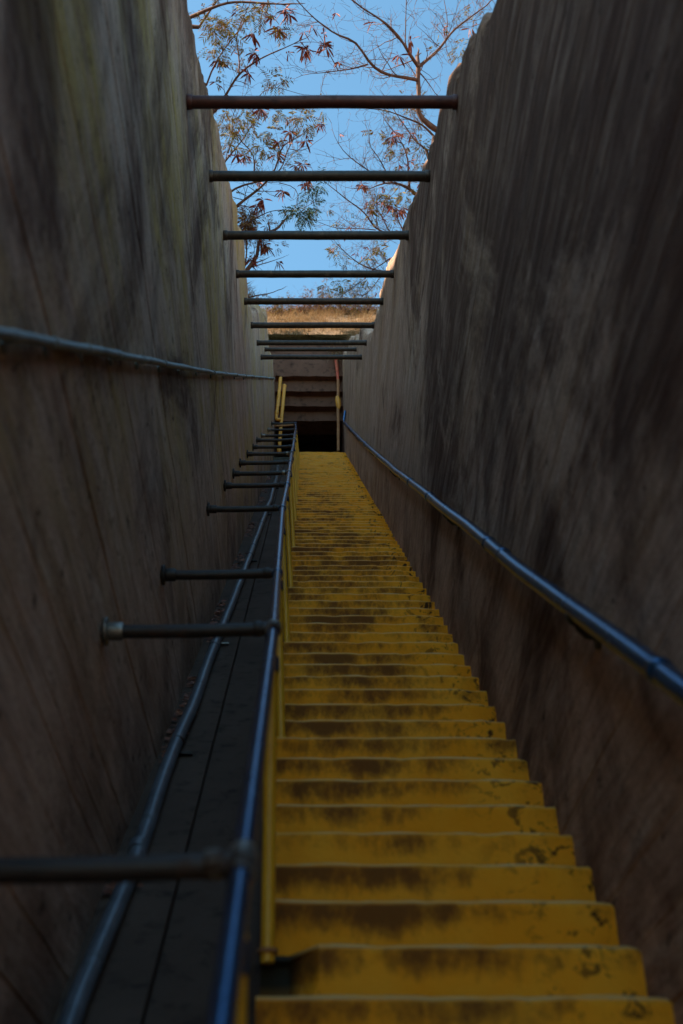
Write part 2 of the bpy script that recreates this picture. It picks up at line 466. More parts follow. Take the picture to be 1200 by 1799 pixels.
# ---- stairs: sloped base with one object for each step
(yb, zb), (yt, zt) = nose(K0), nose(K1)
mb = MB()
def slope_block(mb, xa, xb, y0, y1, drop, thick):
    za, zc = CAMZ + (y0 - YE) / TREAD * RISER - drop, CAMZ + (y1 - YE) / TREAD * RISER - drop
    mb.add([(xa,y0,za-thick),(xb,y0,za-thick),(xb,y1,zc-thick),(xa,y1,zc-thick),(xa,y0,za),(xb,y0,za),(xb,y1,zc),(xa,y1,zc)],
           [(0,3,2,1),(4,5,6,7),(0,1,5,4),(1,2,6,5),(2,3,7,6),(3,0,4,7)])
slope_block(mb, XS + .012, XR + .02, yb + .05, yt + .4, .255, .4)
stairs = mb.build('stairs', MAT['base'], kind='structure')

def step_mesh(seed, broken=False):
    rnd = random.Random(seed)
    N = 26; vs, raw = [], []
    xsn = [XS + (XR + .015 - XS) * i / N for i in range(N + 1)]
    chips = [(rnd.uniform(XS, XR), rnd.uniform(.03, .09), rnd.uniform(.006, .02)) for _ in range(rnd.choice((2, 3, 4, 5)))]
    for i, x in enumerate(xsn):
        j = .008 * mnoise.noise(Vector((x * 6, seed, 0))) + .004 * mnoise.noise(Vector((x * 25, seed, 4)))
        jz = .006 * mnoise.noise(Vector((x * 5, seed, 9)))
        c = sum(d * max(0, 1 - abs(x - cx) / w) for cx, w, d in chips)
        er = .03 * max(0, (x - .82) / .24) ** 2 * (1 + mnoise.noise(Vector((x * 20, seed, 2))))
        c += max(0, er)
        rw = 0.0; k = 0.0
        if broken:
            k = smooth(.035, -.05, x + .02 * mnoise.noise(Vector((x * 30, 1, 2))))
        prof = [(.03, -.04), (0 + j * .5, .0), (j * .6, .09), (j + k*.05, RISER - .030 - k*.015), (j + .003 + c * .6 + k*.08, RISER - .015 + jz - k*.02), (j + .010 + c + k*.10, RISER - .005 + jz - k*.03), (j + .024 + c + k*.12, RISER + jz - k*.004), (TREAD + .03, RISER + .001), (TREAD + .03, -.04)]
        if broken:
            prof[1] = (prof[1][0] + .02*k, 0); prof[2] = (prof[2][0] + .12*k, .09 + .02*k)
            prof[3] = (prof[3][0] + .08*k, prof[3][1])
        for q, (py, pz) in enumerate(prof):
            vs.append((x, py, pz)); raw.append(k if q in (2, 3, 4, 5, 6) else (k * .6 if q == 1 else 0))
    m = 9; fs = []
    for i in range(N):
        for q in range(m):
            q2 = (q + 1) % m
            fs.append((i*m + q, (i+1)*m + q, (i+1)*m + q2, i*m + q2))
    fs.append(tuple(reversed(range(m)))); fs.append(tuple(range(N*m, N*m + m)))
    mb = MB(); mb.add(vs, fs)
    me = mb.mesh('step', MAT['step'])
    a = me.attributes.new('raw', 'FLOAT', 'POINT'); a.data.foreach_set('value', raw)
    return me
variants = [step_mesh(100 + i) for i in range(14)]
broken = step_mesh(77, True)
for k in range(K0, K1 + 1):
    y, z = nose(k)
    put(broken if k == -2 else variants[(k * 5 + 3) % 14], 'step', (0, y + random.uniform(-.004, .004), z - RISER + random.uniform(-.003, .003)), stairs)
# top landing inside the tunnel mouth
mb = MB(); mb.box((XL - .2, yt + .24, zt - .5), (XR + .2, 33.0, zt - .006))
mb.build('upper_landing', MAT['base'], kind='structure')

# ---- smooth ramp between the steps and the left wall
mb = MB()
NS = 60
def ramp_strip(mb, xa, xb, drop, thick, seed):
    vs, fs = [], []
    nx = max(2, int((xb - xa) / .08))
    for i in range(NS * 2 + 1):
        y = yb - .1 + (yt + .3 - yb) * i / (NS * 2)
        z = CAMZ + (y - YE) / TREAD * RISER - drop
        for j in range(nx + 1):
            x = xa + (xb - xa) * j / nx
            vs.append((x, y, z + .012 * fbm(x * 2, y * 1.5, seed) + .004 * fbm(x * 9, y * 7, seed)))
    for i in range(NS * 2):
        for j in range(nx):
            a = i * (nx + 1) + j
            fs.append((a, a + 1, a + nx + 2, a + nx + 1))
    # right-hand side face
    b = len(vs)
    for i in range(NS * 2 + 1):
        x, y, z = vs[i * (nx + 1) + nx]; vs.append((x - .001, y, z - thick))
    for i in range(NS * 2):
        a = i * (nx + 1) + nx
        fs.append((a, b + i, b + i + 1, a + nx + 1))
    mb.add(vs, fs, False)
DN = cos(radians(6)) * HH / cos(TH)          # 1.0 in g equals this vertical drop
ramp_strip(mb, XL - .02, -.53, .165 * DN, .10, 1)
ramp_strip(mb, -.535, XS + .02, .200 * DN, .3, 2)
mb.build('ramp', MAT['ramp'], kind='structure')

# ---- tunnel mouth at the head of the stairs
portal = empty('tunnel_mouth', (0.1, YEND, zt), label='dark tunnel mouth with stepped concrete ceiling at the head of the stairs', category='tunnel')
def slab(name, mat, a, b, parent=portal, jit=0.0):
    mb = MB()
    x0, y0, z0 = a; x1, y1, z1 = b
    n = 14; vs = []
    for i in range(n + 1):
        x = x0 + (x1 - x0) * i / n
        d = [jit * mnoise.noise(Vector((x * 4, z0 * 3, q))) for q in range(4)]
        vs += [(x, y0 + d[0], z0 + d[1]), (x, y0 + d[2], z1 + d[3]), (x, y1, z1), (x, y1, z0)]
    fs = []
    for i in range(n):
        for q in range(4):
            q2 = (q + 1) % 4
            fs.append((i*4 + q, (i+1)*4 + q, (i+1)*4 + q2, i*4 + q2))
    fs += [(0, 1, 2, 3), (n*4 + 3, n*4 + 2, n*4 + 1, n*4)]
    mb.add(vs, fs)
    return part(mb, name, mat, parent)
slab('lintel', MAT['portal'], (XL - .3, YEND + .03, ray_z(660, YEND)), (XR + .3, YEND + .42, ray_z(601, YEND)), jit=.03)
yy = YEND + .16; zprev = ray_z(660, YEND)
faces = [(664, 688), (693, 714), (720, 740), (747, 768), (773, 800)]
deep = [.20, .42, .66, 2.2, 3.4]
for (a, b), dp in zip(faces, deep):
    y = YEND + .03 + dp
    slab('ceiling_step', MAT['portal'], (XL - .02, y, ray_z(b, y)), (XR + .02, y + (.62 if dp < 2 else .3), ray_z(a, y) + (.3 if dp < 1 else 1.6)), jit=.02)
mb = MB(); mb.box((XL - .3, YEND + .02, zt - .4), (XL, 33.0, zt + 4)); part(mb, 'side_wall', MAT['portal'], portal)
mb = MB(); mb.box((XR, YEND + .02, zt - .4), (XR + .3, 33.0, zt + 4)); part(mb, 'side_wall', MAT['portal'], portal)
mb = MB(); mb.box((XL, 32.6, zt - .2), (XR, 33.0, zt + 4)); part(mb, 'back_wall', MAT['portal'], portal)
mb = MB(); mb.box((XL, YEND + .45, ray_z(660, YEND) + .75), (XR, 33.0, ray_z(660, YEND) + .95)); part(mb, 'roof_slab', MAT['portal'], portal)

# ================================================================== PIPES AND RAILS
def ring(mb, c, axis, r, w, n=14):
    a = Vector(axis).normalized() * (w / 2); c = Vector(c)
    mb.tube([c - a, c - a * .8, c + a * .8, c + a], [r * .93, r, r, r * .93], n)

# ---- cross bars spanning the walls
BARS = [(330, 805, 180, 23, 'thick red-brown pipe spanning the walls, highest and nearest of the nine overhead bars'),
        (367, 755, 310, 18.5, 'brown pipe spanning the walls, second overhead bar from the top'),
        (393, 718, 414, 15.5, 'dark pipe spanning the walls, third overhead bar from the top'),
        (413, 690, 482, 13.0, 'dark pipe spanning the walls, fourth overhead bar from the top'),
        (428, 672, 530, 11.5, 'dark pipe spanning the walls, fifth overhead bar from the top, below the open sky'),
        (440, 657, 572, 10.5, 'dark pipe spanning the walls, sixth overhead bar from the top, in front of dry grass'),
        (450, 643, 603, 9.0, 'dark pipe spanning the walls, seventh overhead bar from the top'),
        (463, 624, 614.5, 6.8, 'thinnest and shortest overhead pipe, farthest of the nine bars'),
        (457, 635, 628, 8.5, 'dark pipe spanning the walls, lowest overhead bar in front of the lintel')]
for i, (xl, xr, py, th, lab) in enumerate(BARS):
    d = FPX * (XR - XL) / (xr - xl)
    p = P((xl + xr) / 2, py, d)
    r = th / 2 * d / FPX
    mb = MB(); n = 40; pts, rad = [], []
    for j in range(n + 1):
        x = XL - .12 + (XR - XL + .24) * j / n
        pts.append((x, p.y + .003 * fbm(x * 1.5, i, 2), p.z + .004 * fbm(x * 1.2, i, 0)))
        rad.append(r * (1 + .035 * mnoise.noise(Vector((x * 9, i * 3, 1)))))
    mb.tube(pts, rad, 16)
    b = empty('cross_bar', (0, p.y, p.z), label=lab, category='pipe', group='pipes spanning the walls overhead')
    bp = part(mb, 'pipe', MAT['bar_red' if i == 0 else 'bar'], b)
    for sx, x in ((-1, XL), (1, XR)):
        mb = MB(); ring(mb, (x - sx * .012, p.y, p.z), (1, 0, 0), r * 1.16, .05); sub(mb, 'wall_collar', MAT['bar_red' if i == 0 else 'bar'], bp)

# ---- left handrail with its struts to the wall and yellow posts
STR = [(1500, .565, -.073, 1.0), (772, .561, -.071, 1.0), (548, .612, -.087, 1.0), (374, .591, -.104, 1), (309, .583, -.098, 1), (276, .576, -.099, 1), (250, .562, -.10, 1),
       (222, .563, -.102, 1), (200, .565, -.10, 1), (185, .546, -.098, 1), (167, .557, -.105, 1), (141, .590, -.11, 1), (128, .5625, -.122, 1)]
joints = [U(u, g, xf * HH) for u, g, xf, _ in STR]
rail_pts = [U(5200, .565, -.073 * HH), U(3000, .565, -.074 * HH)] + joints
rail = empty('left_handrail', (XS, yb, zb), label='bluish metal handrail left of the steps, strutted to the left wall', category='handrail')
def densify(pts, step=.22, wob=.0, seed=0):
    out = []
    for a, b in zip(pts, pts[1:]):
        n = max(1, int((b - a).length / step))
        for i in range(n): out.append(a.lerp(b, i / n))
    out.append(pts[-1])
    if wob:
        out = [p + Vector((wob * fbm(p.y * .9, seed, 1), 0, wob * fbm(p.y * .9, seed, 7))) for p in out]
    return out
def rounded(pts, k=.28):
    out = [pts[0]]
    for a, b, c in zip(pts, pts[1:], pts[2:]):
        l = min((b - a).length, (c - b).length) * .35; l = min(l, k)
        p0, p1 = b + (a - b).normalized() * l, b + (c - b).normalized() * l
        out += [p0.lerp(b, t).lerp(b.lerp(p1, t), t) for t in (0, .34, .67, 1)]
    return out + [pts[-1]]
mb = MB(); mb.tube(densify(rounded(rail_pts), .4), .0245, 16); rp = part(mb, 'rail_pipe', MAT['rail'], rail)
for i, j in enumerate(joints):
    t = (rail_pts[min(i + 3, len(rail_pts) - 1)] - rail_pts[i + 1]).normalized()
    mb = MB(); ring(mb, j, t, .033, .13, 16)
    part(mb, 'tee_fitting', MAT['fitting' if i in (0, 1, 5, 7, 9) else 'rail'], rail)
    rr = .0275 if i < 3 else .025
    a = j + Vector((-.02, 0, 0)); b = Vector((XL - .02, j.y, j.z - .012))
    mb = MB(); mb.tube([a.lerp(b, q / 8) + Vector((0, 0, -.006 * sin(pi * q / 8))) for q in range(9)], rr, 14)
    st = part(mb, 'strut', MAT['strut'], rail)
    mb = MB(); ring(mb, j + Vector((-.062, 0, 0)), (1, 0, 0), rr * 1.18, .035); sub(mb, 'coupling', MAT['fitting' if i in (0, 5, 7) else 'strut'], st)
    mb = MB(); ring(mb, (XL + .016, j.y, j.z - .012), (1, 0, 0), .058, .018, 18); ring(mb, (XL + .05, j.y, j.z - .012), (1, 0, 0), rr * 1.35, .07)
    sub(mb, 'wall_flange', MAT['fitting' if i in (1, 10, 11) else 'strut'], st)
def rail_at(y):
    for a, b in zip(rail_pts, rail_pts[1:]):
        if a.y <= y <= b.y: return a.lerp(b, (y - a.y) / (b.y - a.y))
    return None
for k in (-9, -2, 5, 12, 19, 27, 35, 42, 49, 56, 63, 70, 77):
    y, z = nose(k); y += .055
    top = rail_at(y)
    if top is None: continue
    base = Vector((-.118, y, z - .03))
    if k == -2: base.z -= .02
    t2 = Vector((top.x + .004, top.y, top.z - .01))
    mb = MB(); mb.tube([base.lerp(t2, q / 6) for q in range(7)], .0225, 14); pst = part(mb, 'post', MAT['post'], rail)
    mb = MB(); ring(mb, base + Vector((0, 0, .035)), (0, 0, 1), .034, .014, 14); sub(mb, 'post_foot', MAT['post'] if k != -2 else MAT['rustpost'], pst)
    mb = MB(); ring(mb, t2 - (t2 - base).normalized() * .045, (t2 - base), .03, .06, 14); sub(mb, 'post_socket', MAT['rail'], pst)

# ---- right handrail on wall brackets
RP = [(2400, .447), (1088, .453), (760, .478), (434, .502), (274, .545), (186, .570), (150, .568), (124, .565)]
XRR = XR - .075
rr_pts = [U(u, g, XRR) for u, g in RP]
rr_pts.append(rr_pts[-1] + Vector((.05, .1, .42)))
rrail = empty('right_handrail', (XRR, rr_pts[0].y, rr_pts[0].z - .9), label='bluish metal pipe handrail fixed along the right wall', category='handrail')
mb = MB(); mb.tube(densify(rounded(rr_pts, .5), .3, .008, 3), .0365, 18); part(mb, 'rail_pipe', MAT['rail'], rrail)
def along(pts, u):                            # point of a rail at nearness u
    d = FPX * HH / u
    dd = [p.y * cos(PH) + (p.z - CAMZ) * sin(PH) for p in pts]
    for a, b, da, db in zip(pts, pts[1:], dd, dd[1:]):
        if da <= d <= db: return a.lerp(b, (d - da) / (db - da)), (b - a).normalized()
for px in (1160, 885, 859, 755, 722, 667, 643):
    q = along(rr_pts, (px - CX) / (XRR / HH))
    if q:
        mb = MB(); ring(mb, q[0], q[1], .041, .045 if px not in (885, 722) else .03, 18); part(mb, 'coupling', MAT['rail'], rrail)
for px in (1350, 1010, 786, 690, 652, 628, 614):
    q = along(rr_pts, (px - CX) / (XRR / HH))
    if q:
        c = q[0]; mb = MB()
        mb.tube([c + Vector((0, 0, -.025)), c + Vector((.005, 0, -.075)), c + Vector((.03, 0, -.105)), Vector((XR + .01, c.y, c.z - .115))], [.014, .014, .014, .016], 10)
        ring(mb, (XR - .004, c.y, c.z - .115), (1, 0, 0), .042, .02)
        ring(mb, c + Vector((0, 0, -.026)), q[1], .036, .06)
        part(mb, 'bracket', MAT['strut'], rrail)

# ---- pale conduit along the left wall
cd = [(2600, -.074), (1176, -.070), (800, -.067), (670, -.063), (500, -.055), (363, -.047), (260, -.046), (190, -.05), (125, -.056), (119, -.057)]
cpts = [U(u, g, XL + .028) for u, g in cd]
con = empty('wall_conduit', (XL, cpts[0].y, cpts[0].z), label='pale grey conduit clipped along the left wall at head height', category='conduit')
mb = MB(); mb.tube(densify(cpts, .25, .012, 9), .0175, 12); part(mb, 'conduit_pipe', MAT['conduit'], con)
for i in range(16):
    u = 1150 * (.865 ** i)
    q = along(cpts, u)
    if q:
        mb = MB(); ring(mb, q[0], q[1], .0215, .09 if i % 3 == 0 else .03, 12)
        mb.box((XL - .005, q[0].y - .02, q[0].z - .045), (XL + .012, q[0].y + .02, q[0].z + .012))
        part(mb, 'clip', MAT['conduit'], con)

# ---- grey pipe running up the ramp
gp = [(2600, -.41), (954, -.412), (724, -.405), (423, -.388), (300, -.362), (184, -.33), (150, -.33), (128, -.36)]
gpts = []
for u, xf in gp:
    p = U(u, 1.13, xf * HH); gpts.append(p)
gpipe = empty('ramp_pipe', (gpts[0].x, gpts[0].y, gpts[0].z), label='grey pipe running up the dark ramp beside the left wall', category='pipe')
mb = MB(); mb.tube(densify(gpts, .3, .01, 5), .036, 16); part(mb, 'pipe_run', MAT['gpipe'], gpipe)
for u in (724, 410, 300, 255, 220):
    q = along(gpts, u)
    mb = MB(); ring(mb, q[0], q[1], .0415, .09, 16); part(mb, 'coupling', MAT['gpipe'], gpipe)
for u in (1050, 560, 395, 270, 200, 160):
    q = along(gpts, u); c = q[0]
    mb = MB(); ring(mb, c, q[1], .040, .025, 14)
    mb.box((c.x - .012, c.y - .015, c.z - .09), (c.x + .012, c.y + .015, c.z - .02))
    mb.box((c.x - .05, c.y - .02, c.z - .075), (c.x + .085, c.y + .015, c.z - .062))
    part(mb, 'pipe_saddle', MAT['fitting' if u == 395 else 'strut'], gpipe)

# ---- ochre pipes, cable bar and red standpipe in the tunnel mouth
def ypt(px, py, Y):
    m = (CY - py) / FPX
    d = Y / (cos(PH) - m * sin(PH))
    return P(px, py, d)
YP = YEND - .12
op = empty('ochre_pipe', ypt(485, 738, YP), label='shorter ochre pipe with elbow at the left side of the tunnel mouth', category='pipe')
mb = MB(); mb.tube(rounded([ypt(493, 664, YP + .1), ypt(489.5, 700, YP + .05), ypt(485.5, 732, YP), ypt(486, 738, YP), ypt(493, 737, YP)], .1), .045, 12); part(mb, 'pipe_run', MAT['ochre'], op)
mb = MB(); ring(mb, ypt(486, 726, YP), (0, 0, 1), .058, .09, 12); part(mb, 'coupling', MAT['ochre'], op)
op2 = empty('ochre_pipe', ypt(490, 793, YP), label='longer straight ochre pipe behind the upper handrail struts', category='pipe')
mb = MB(); mb.tube([ypt(500, 677, YP + .12), ypt(496.5, 715, YP + .1), ypt(493, 755, YP + .06), ypt(490, 798, YP)], .048, 12); part(mb, 'pipe_run', MAT['ochre'], op2)
mb = MB(); ring(mb, ypt(490.3, 792, YP), (0, 0, 1), .062, .1, 12); part(mb, 'coupling', MAT['ochre'], op2)
mb = MB(); ring(mb, ypt(500, 679, YP + .12), (0, 0, 1), .056, .06, 12); part(mb, 'coupling', MAT['ochre'], op2)
cb = empty('rusty_rod', ypt(480, 748, YP - .1), label='thin rusty rod lying across the foot of the ochre pipes', category='rod')
mb = MB(); mb.tube([ypt(478, 749, YP - .1), ypt(516, 747.5, YP - .1)], .024, 10); part(mb, 'bar', MAT['rustpost'], cb)
mb = MB(); ring(mb, ypt(493, 748.4, YP - .1), (1, 0, 0), .034, .05); part(mb, 'clamp', MAT['rustpost'], cb)
rp_ = empty('red_standpipe', ypt(597, 792, YP), label='red and orange standpipe at the right edge of the tunnel mouth', category='pipe')
mb = MB(); mb.tube([ypt(590, 628, YP + .1), ypt(592.5, 652, YP + .08), ypt(594, 672, YP + .05)], [.05, .045, .035], 10); part(mb, 'upper_pipe', MAT['redpipe'], rp_)
mb = MB(); mb.tube([ypt(594, 668, YP + .05), ypt(594, 700, YP + .03), ypt(594.5, 793, YP)], .04, 10); part(mb, 'lower_pipe', MAT['rustpost'], rp_)
mb = MB(); mb.tube([ypt(592.5, 697, YP), ypt(593.5, 703, YP), ypt(595, 714, YP), ypt(595.5, 719, YP)], [.045, .075, .065, .03], 12); part(mb, 'valve', MAT['ochre'], rp_)

# ================================================================== TREES AND PLANTS
class Plant:
    def __init__(s, seed): s.r = random.Random(seed); s.wood = MB(); s.leaf = MB(); s.pod = MB(); s.clusters = []; s.sprays = []; s.bare = 1.0
    def rdir(s):
        while True:
            v = Vector((s.r.uniform(-1, 1), s.r.uniform(-1, 1), s.r.uniform(-1, 1)))
            if .1 < v.length < 1: return v.normalized()
    def strip(s, mb, p, d, ln, w, droop=.3, n=2):
        """a slender pod or leaflet: a flattened spindle with a keel, so that it has thickness"""
        d = d.normalized(); side = d.cross(s.rdir()); side = side.normalized() if side.length > 1e-3 else d.orthogonal()
        up = side.cross(d).normalized()
        vs = [p]; q = p.copy(); dd = d.copy()
        for i in range(n):
            q = q + dd * (ln / (n + 1)); dd = (dd + Vector((0, 0, -droop))).normalized()
            vs += [q + side * w, q + up * w * .35, q - side * w, q - up * w * .35]
        vs.append(q + dd * (ln / (n + 1)))
        fs = [(0, 1, 2), (0, 2, 3), (0, 3, 4), (0, 4, 1)]
        for i in range(n - 1):
            a = 1 + 4 * i
            for j in range(4): fs.append((a + j, a + 4 + j, a + 4 + (j + 1) % 4, a + (j + 1) % 4))
        e = len(vs) - 1; a = e - 4
        for j in range(4): fs.append((a + j, e, a + (j + 1) % 4))
        mb.add(vs, fs)
    def pods(s, p, n=10, ln=.15, w=.0085):
        for _ in range(n):
            d = s.rdir(); d.z = -abs(d.z) * 1.2 - .25
            s.strip(s.pod, p + s.rdir() * .015, d, ln * s.r.uniform(.65, 1.15), w * s.r.uniform(.8, 1.2), .25)
    def leaves(s, p, n=8, ln=.16, w=.006):
        """feathery compound leaves: stalks that carry paired leaflets"""
        for _ in range(n):
            d = s.rdir(); d.z = d.z * .6 - .25; d.normalize()
            L = ln * s.r.uniform(.6, 1.1)
            q = p + d * L * .15
            for i in range(5):
                q = q + d * L * .17; d = (d + Vector((0, 0, -.10))).normalized()
                sd = d.cross(Vector((0, 0, 1)))
                if sd.length < .05: continue
                for sg in (-1, 1):
                    s.strip(s.leaf, q, sd.normalized() * sg + d * .9 + Vector((0, 0, -.35)), L * .42, w, .15, 1)
    def pod_cluster(s, p, n=10, ln=.15, w=.0085):
        n = int(n * 1.25); w *= 1.2; ln *= 1.05
        keep, s.pod = s.pod, MB(); s.pods(p, n, ln, w); s.clusters.append(s.pod); s.pod = keep
    def leaf_spray(s, p, n=8, ln=.16, w=.006):
        n = max(2, int(n * 1.4 * s.bare)); w *= 1.15; ln *= 1.1
        keep, s.leaf = s.leaf, MB(); s.leaves(p, n, ln, w); s.sprays.append(s.leaf); s.leaf = keep
    def twig(s, p, d, ln, r, level, leafp=0.0, podp=0.0, up=.10):
        n = max(3, int(ln / .09)); pts = [p.copy()]; q = p.copy()
        for i in range(n):
            d = (d + s.rdir() * .30 + Vector((0, 0, up))).normalized()
            q = q + d * ln / n; pts.append(q.copy())
        rad = [r * (1 - .7 * i / n) for i in range(n + 1)]
        s.wood.tube(pts, rad, 4 if r > .006 else 3, cap=False)
        if level > 0:
            for i in range(1, n + 1):
                if s.r.random() < .86:
                    sd = (d * .55 + s.rdir()).normalized()
                    s.twig(pts[i], sd, ln * s.r.uniform(.35, .65), max(.0024, rad[i] * .62), level - 1, leafp, podp, up)
        else:
            if s.r.random() < leafp * s.bare: s.leaves(pts[-1], s.r.randint(2, 5), .12)
            if s.r.random() < podp: s.pods(pts[-1], s.r.randint(3, 8), .12)
    def limb(s, pix, d0, d1, r0, r1, dens=5.0, tl=.5, level=2, leafp=.05, podp=.03, grow=True, up=.10):
        n = len(pix)
        pts = [P(x, y, d0 + (d1 - d0) * i / (n - 1)) for i, (x, y) in enumerate(pix)]
        fine = []
        for a, b in zip(pts, pts[1:]):
            m = max(1, int((b - a).length / .08))
            for i in range(m): fine.append(a.lerp(b, i / m) + s.rdir() * min(.012, r0 * .35))
        fine.append(pts[-1])
        # soften the corners
        for _ in range(2):
            fine = [fine[0]] + [(a + b * 2 + c) / 4 for a, b, c in zip(fine, fine[1:], fine[2:])] + [fine[-1]]
        N = len(fine)
        rad = [.66 * (r0 + (r1 - r0) * i / (N - 1)) for i in range(N)]
        rad = [r * (1 + .12 * s.r.uniform(-1, 1)) for r in rad]
        s.wood.tube(fine, rad, 7)
        if grow:
            L = sum((b - a).length for a, b in zip(fine, fine[1:]))
            for _ in range(int(L * dens * 2.1)):
                i = s.r.randint(1, N - 2)
                t = (fine[i + 1] - fine[i]).normalized()
                dr = (t * .5 + s.rdir()).normalized()
                s.twig(fine[i], dr, tl * s.r.uniform(.5, 1.2), max(.0038, rad[i] * .36), level, leafp, podp, up)
            s.twig(fine[-1], (fine[-1] - fine[-3]).normalized(), tl * .7, r1 * .9, max(0, level - 1), leafp, podp, up)
        return fine
    def stem(s, a, b, r0, r1, n=8):
        pts = [a.lerp(b, i / n) + s.rdir() * .03 * (0 < i < n) for i in range(n + 1)]
        s.wood.tube(pts, [r0 + (r1 - r0) * i / n for i in range(n + 1)], 9)
    def finish(s, name, base, bark, leafmat, podmat=None, **tags):
        e = empty(name, base, **tags)
        part(s.wood, 'trunk', bark, e)
        if s.leaf.v: part(s.leaf, 'crown', leafmat, e)['kind'] = 'stuff'
        if s.pod.v: part(s.pod, 'seed_pods', podmat or MAT['pod'], e)['kind'] = 'stuff'
        for m in s.clusters: part(m, 'pod_cluster', podmat or MAT['pod'], e)['kind'] = 'stuff'
        for m in s.sprays: part(m, 'leaf_spray', leafmat, e)['kind'] = 'stuff'
        return e
def root(x, y):
    return Vector((x, y, hill(x, y) - .15))

# ---- upper left tree with hanging red pods
D = 14.0
T = Plant(1)
b = root(-2.3, 8.6); hub = b + Vector((.35, .1, 1.1))
T.stem(b, hub, .13, .10)
l1 = T.limb([(330, 32), (347, 26), (370, 14), (400, 3), (425, 2), (445, 6), (470, 8), (499, 8)], D, D - .3, .034, .012, 4, .35, 1, .16, .04)
T.stem(hub, l1[0], .07, .036)
l = T.limb([(350, 48), (358, 34), (372, 16), (392, -12)], D + .3, D + .3, .022, .012, 3, .35, 1, .2)
T.stem(hub, l[0], .05, .023)
l2 = T.limb([(378, 196), (397, 167), (419, 128), (445, 112), (457, 101), (489, 91), (517, 77)], D, D - .2, .026, .008, 5, .32, 1, .12, .06)
T.stem(hub, l2[0], .06, .027)
T.limb([(419, 128), (423, 112), (417, 82), (412, 65), (426, 35), (438, 10)], D, D + .2, .015, .006, 5, .35, 1, .15, .05)
l4 = T.limb([(362, 150), (370, 128), (380, 105), (401, 79), (412, 63)], D + .1, D, .016, .010, 5, .35, 1, .15, .05)
T.stem(hub, l4[0], .05, .018)
T.limb([(445, 185), (460, 160), (475, 150), (500, 158), (525, 165)], D, D, .008, .004, 3, .25, 1, .12)
T.limb([(397, 167), (420, 182), (445, 185)], D, D, .012, .008, 3, .3, 1, .1)
for px, py in ((507, 25), (487, 50), (492, 55), (445, 60), (447, 93), (452, 97), (436, 130), (534, 84), (540, 88), (569, 78), (457, 192), (384, 108), (478, 28), (500, 18)):
    T.pod_cluster(P(px, py, D + T.r.uniform(-.2, .2)), T.r.randint(9, 14), .165)
for px, py in ((415, 25), (440, 27), (454, 20), (462, 28), (387, 42), (378, 48), (400, 40), (489, 45), (382, 62), (372, 80), (382, 95), (405, 55), (376, 40), (482, 140), (492, 136)):
    T.leaf_spray(P(px, py, D + T.r.uniform(-.3, .3)), 7, .17, .0055)
T.limb([(470, 8), (488, 4), (505, 6), (510, 18)], D - .2, D, .008, .004, 2, .2, 0)
T.limb([(517, 77), (530, 74), (548, 72), (569, 76)], D - .2, D, .006, .003, 2, .2, 0)
T.finish('pod_tree', b, MAT['bark'], MAT['leaf'], label='thin branched tree behind the top of the left wall, hung with red seed pods', category='tree')

# ---- middle left tree, between the first and third bars
D = 17.0
T = Plant(2)
b = root(-2.0, 11.6); hub = b + Vector((.3, 0, .9))
T.stem(b, hub, .10, .08)
l = T.limb([(410, 368), (417, 361), (440, 343), (468, 321), (484, 300), (492, 282), (490, 262), (497, 256), (527, 240)], D, D, .034, .009, 6, .40, 1, .14, .08)
T.stem(hub, l[0], .06, .034)
T.limb([(478, 310), (494, 300), (506, 262), (516, 247), (522, 225)], D, D + .2, .016, .007, 6, .38, 1, .15, .08)
l = T.limb([(405, 338), (411, 333), (426, 324), (446, 321), (470, 317)], D, D, .028, .012, 6, .38, 1, .14, .06)
T.stem(hub, l[0], .05, .028)
l = T.limb([(390, 292), (396, 284), (413, 262), (424, 250), (440, 225), (452, 205)], D, D, .02, .008, 7, .42, 1, .25, .08)
T.stem(hub, l[0], .05, .02)
l = T.limb([(446, 320), (446, 299), (450, 275), (440, 262), (425, 250)], D, D, .02, .010, 6, .38, 1, .2, .08)
T.limb([(506, 262), (525, 268), (545, 262), (555, 250)], D, D, .008, .004, 5, .3, 1, .05, .04)
T.limb([(400, 270), (412, 235), (405, 210), (415, 190)], D, D, .013, .006, 7, .42, 1, .28, .05)
T.limb([(490, 322), (520, 328), (530, 345), (525, 358), (515, 370)], D, D, .010, .005, 4, .25, 1, .05, .02)
T.limb([(530, 345), (545, 352), (556, 358)], D, D, .005, .003, 3, .2, 0)
for px, py in ((508, 232), (536, 248), (564, 218), (495, 336), (534, 322), (462, 352), (453, 362), (532, 290), (415, 272), (488, 250), (430, 275), (541, 318), (520, 292), (486, 270)):
    T.pod_cluster(P(px, py, D + T.r.uniform(-.2, .2)), T.r.randint(9, 13), .17, .009)
for px, py in ((433, 212), (424, 205), (531, 205), (520, 200), (478, 196), (568, 192), (480, 228), (400, 240), (466, 260), (460, 254), (394, 195), (410, 225), (545, 212), (440, 225), (404, 258), (536, 218), (396, 215)):
    T.leaf_spray(P(px, py, D + T.r.uniform(-.3, .3)), 7, .19, .0065)
T.finish('pod_tree', b, MAT['bark_dark'], MAT['leaf'], label='bushy tree behind the left wall between the first and third bars', category='tree')

T = Plant(12)
b = root(-1.9, 12.6)
l = T.limb([(400, 425), (430, 395), (470, 372), (500, 368), (526, 372), (548, 358)], 17.6, 17.2, .016, .005, 2.0, .2, 0, .0)
T.stem(b, l[0], .04, .017)
for px, py in ((526, 374), (512, 370), (540, 366), (548, 357), (534, 380), (561, 322), (520, 384), (548, 330)):
    T.leaf_spray(P(px, py, 17.2), 6, .2, .007)
T.finish('sapling', b, MAT['bark_dark'], MAT['leaf_green'], label='slender blue-green leaved sapling arching over the left wall above the third bar', category='tree')

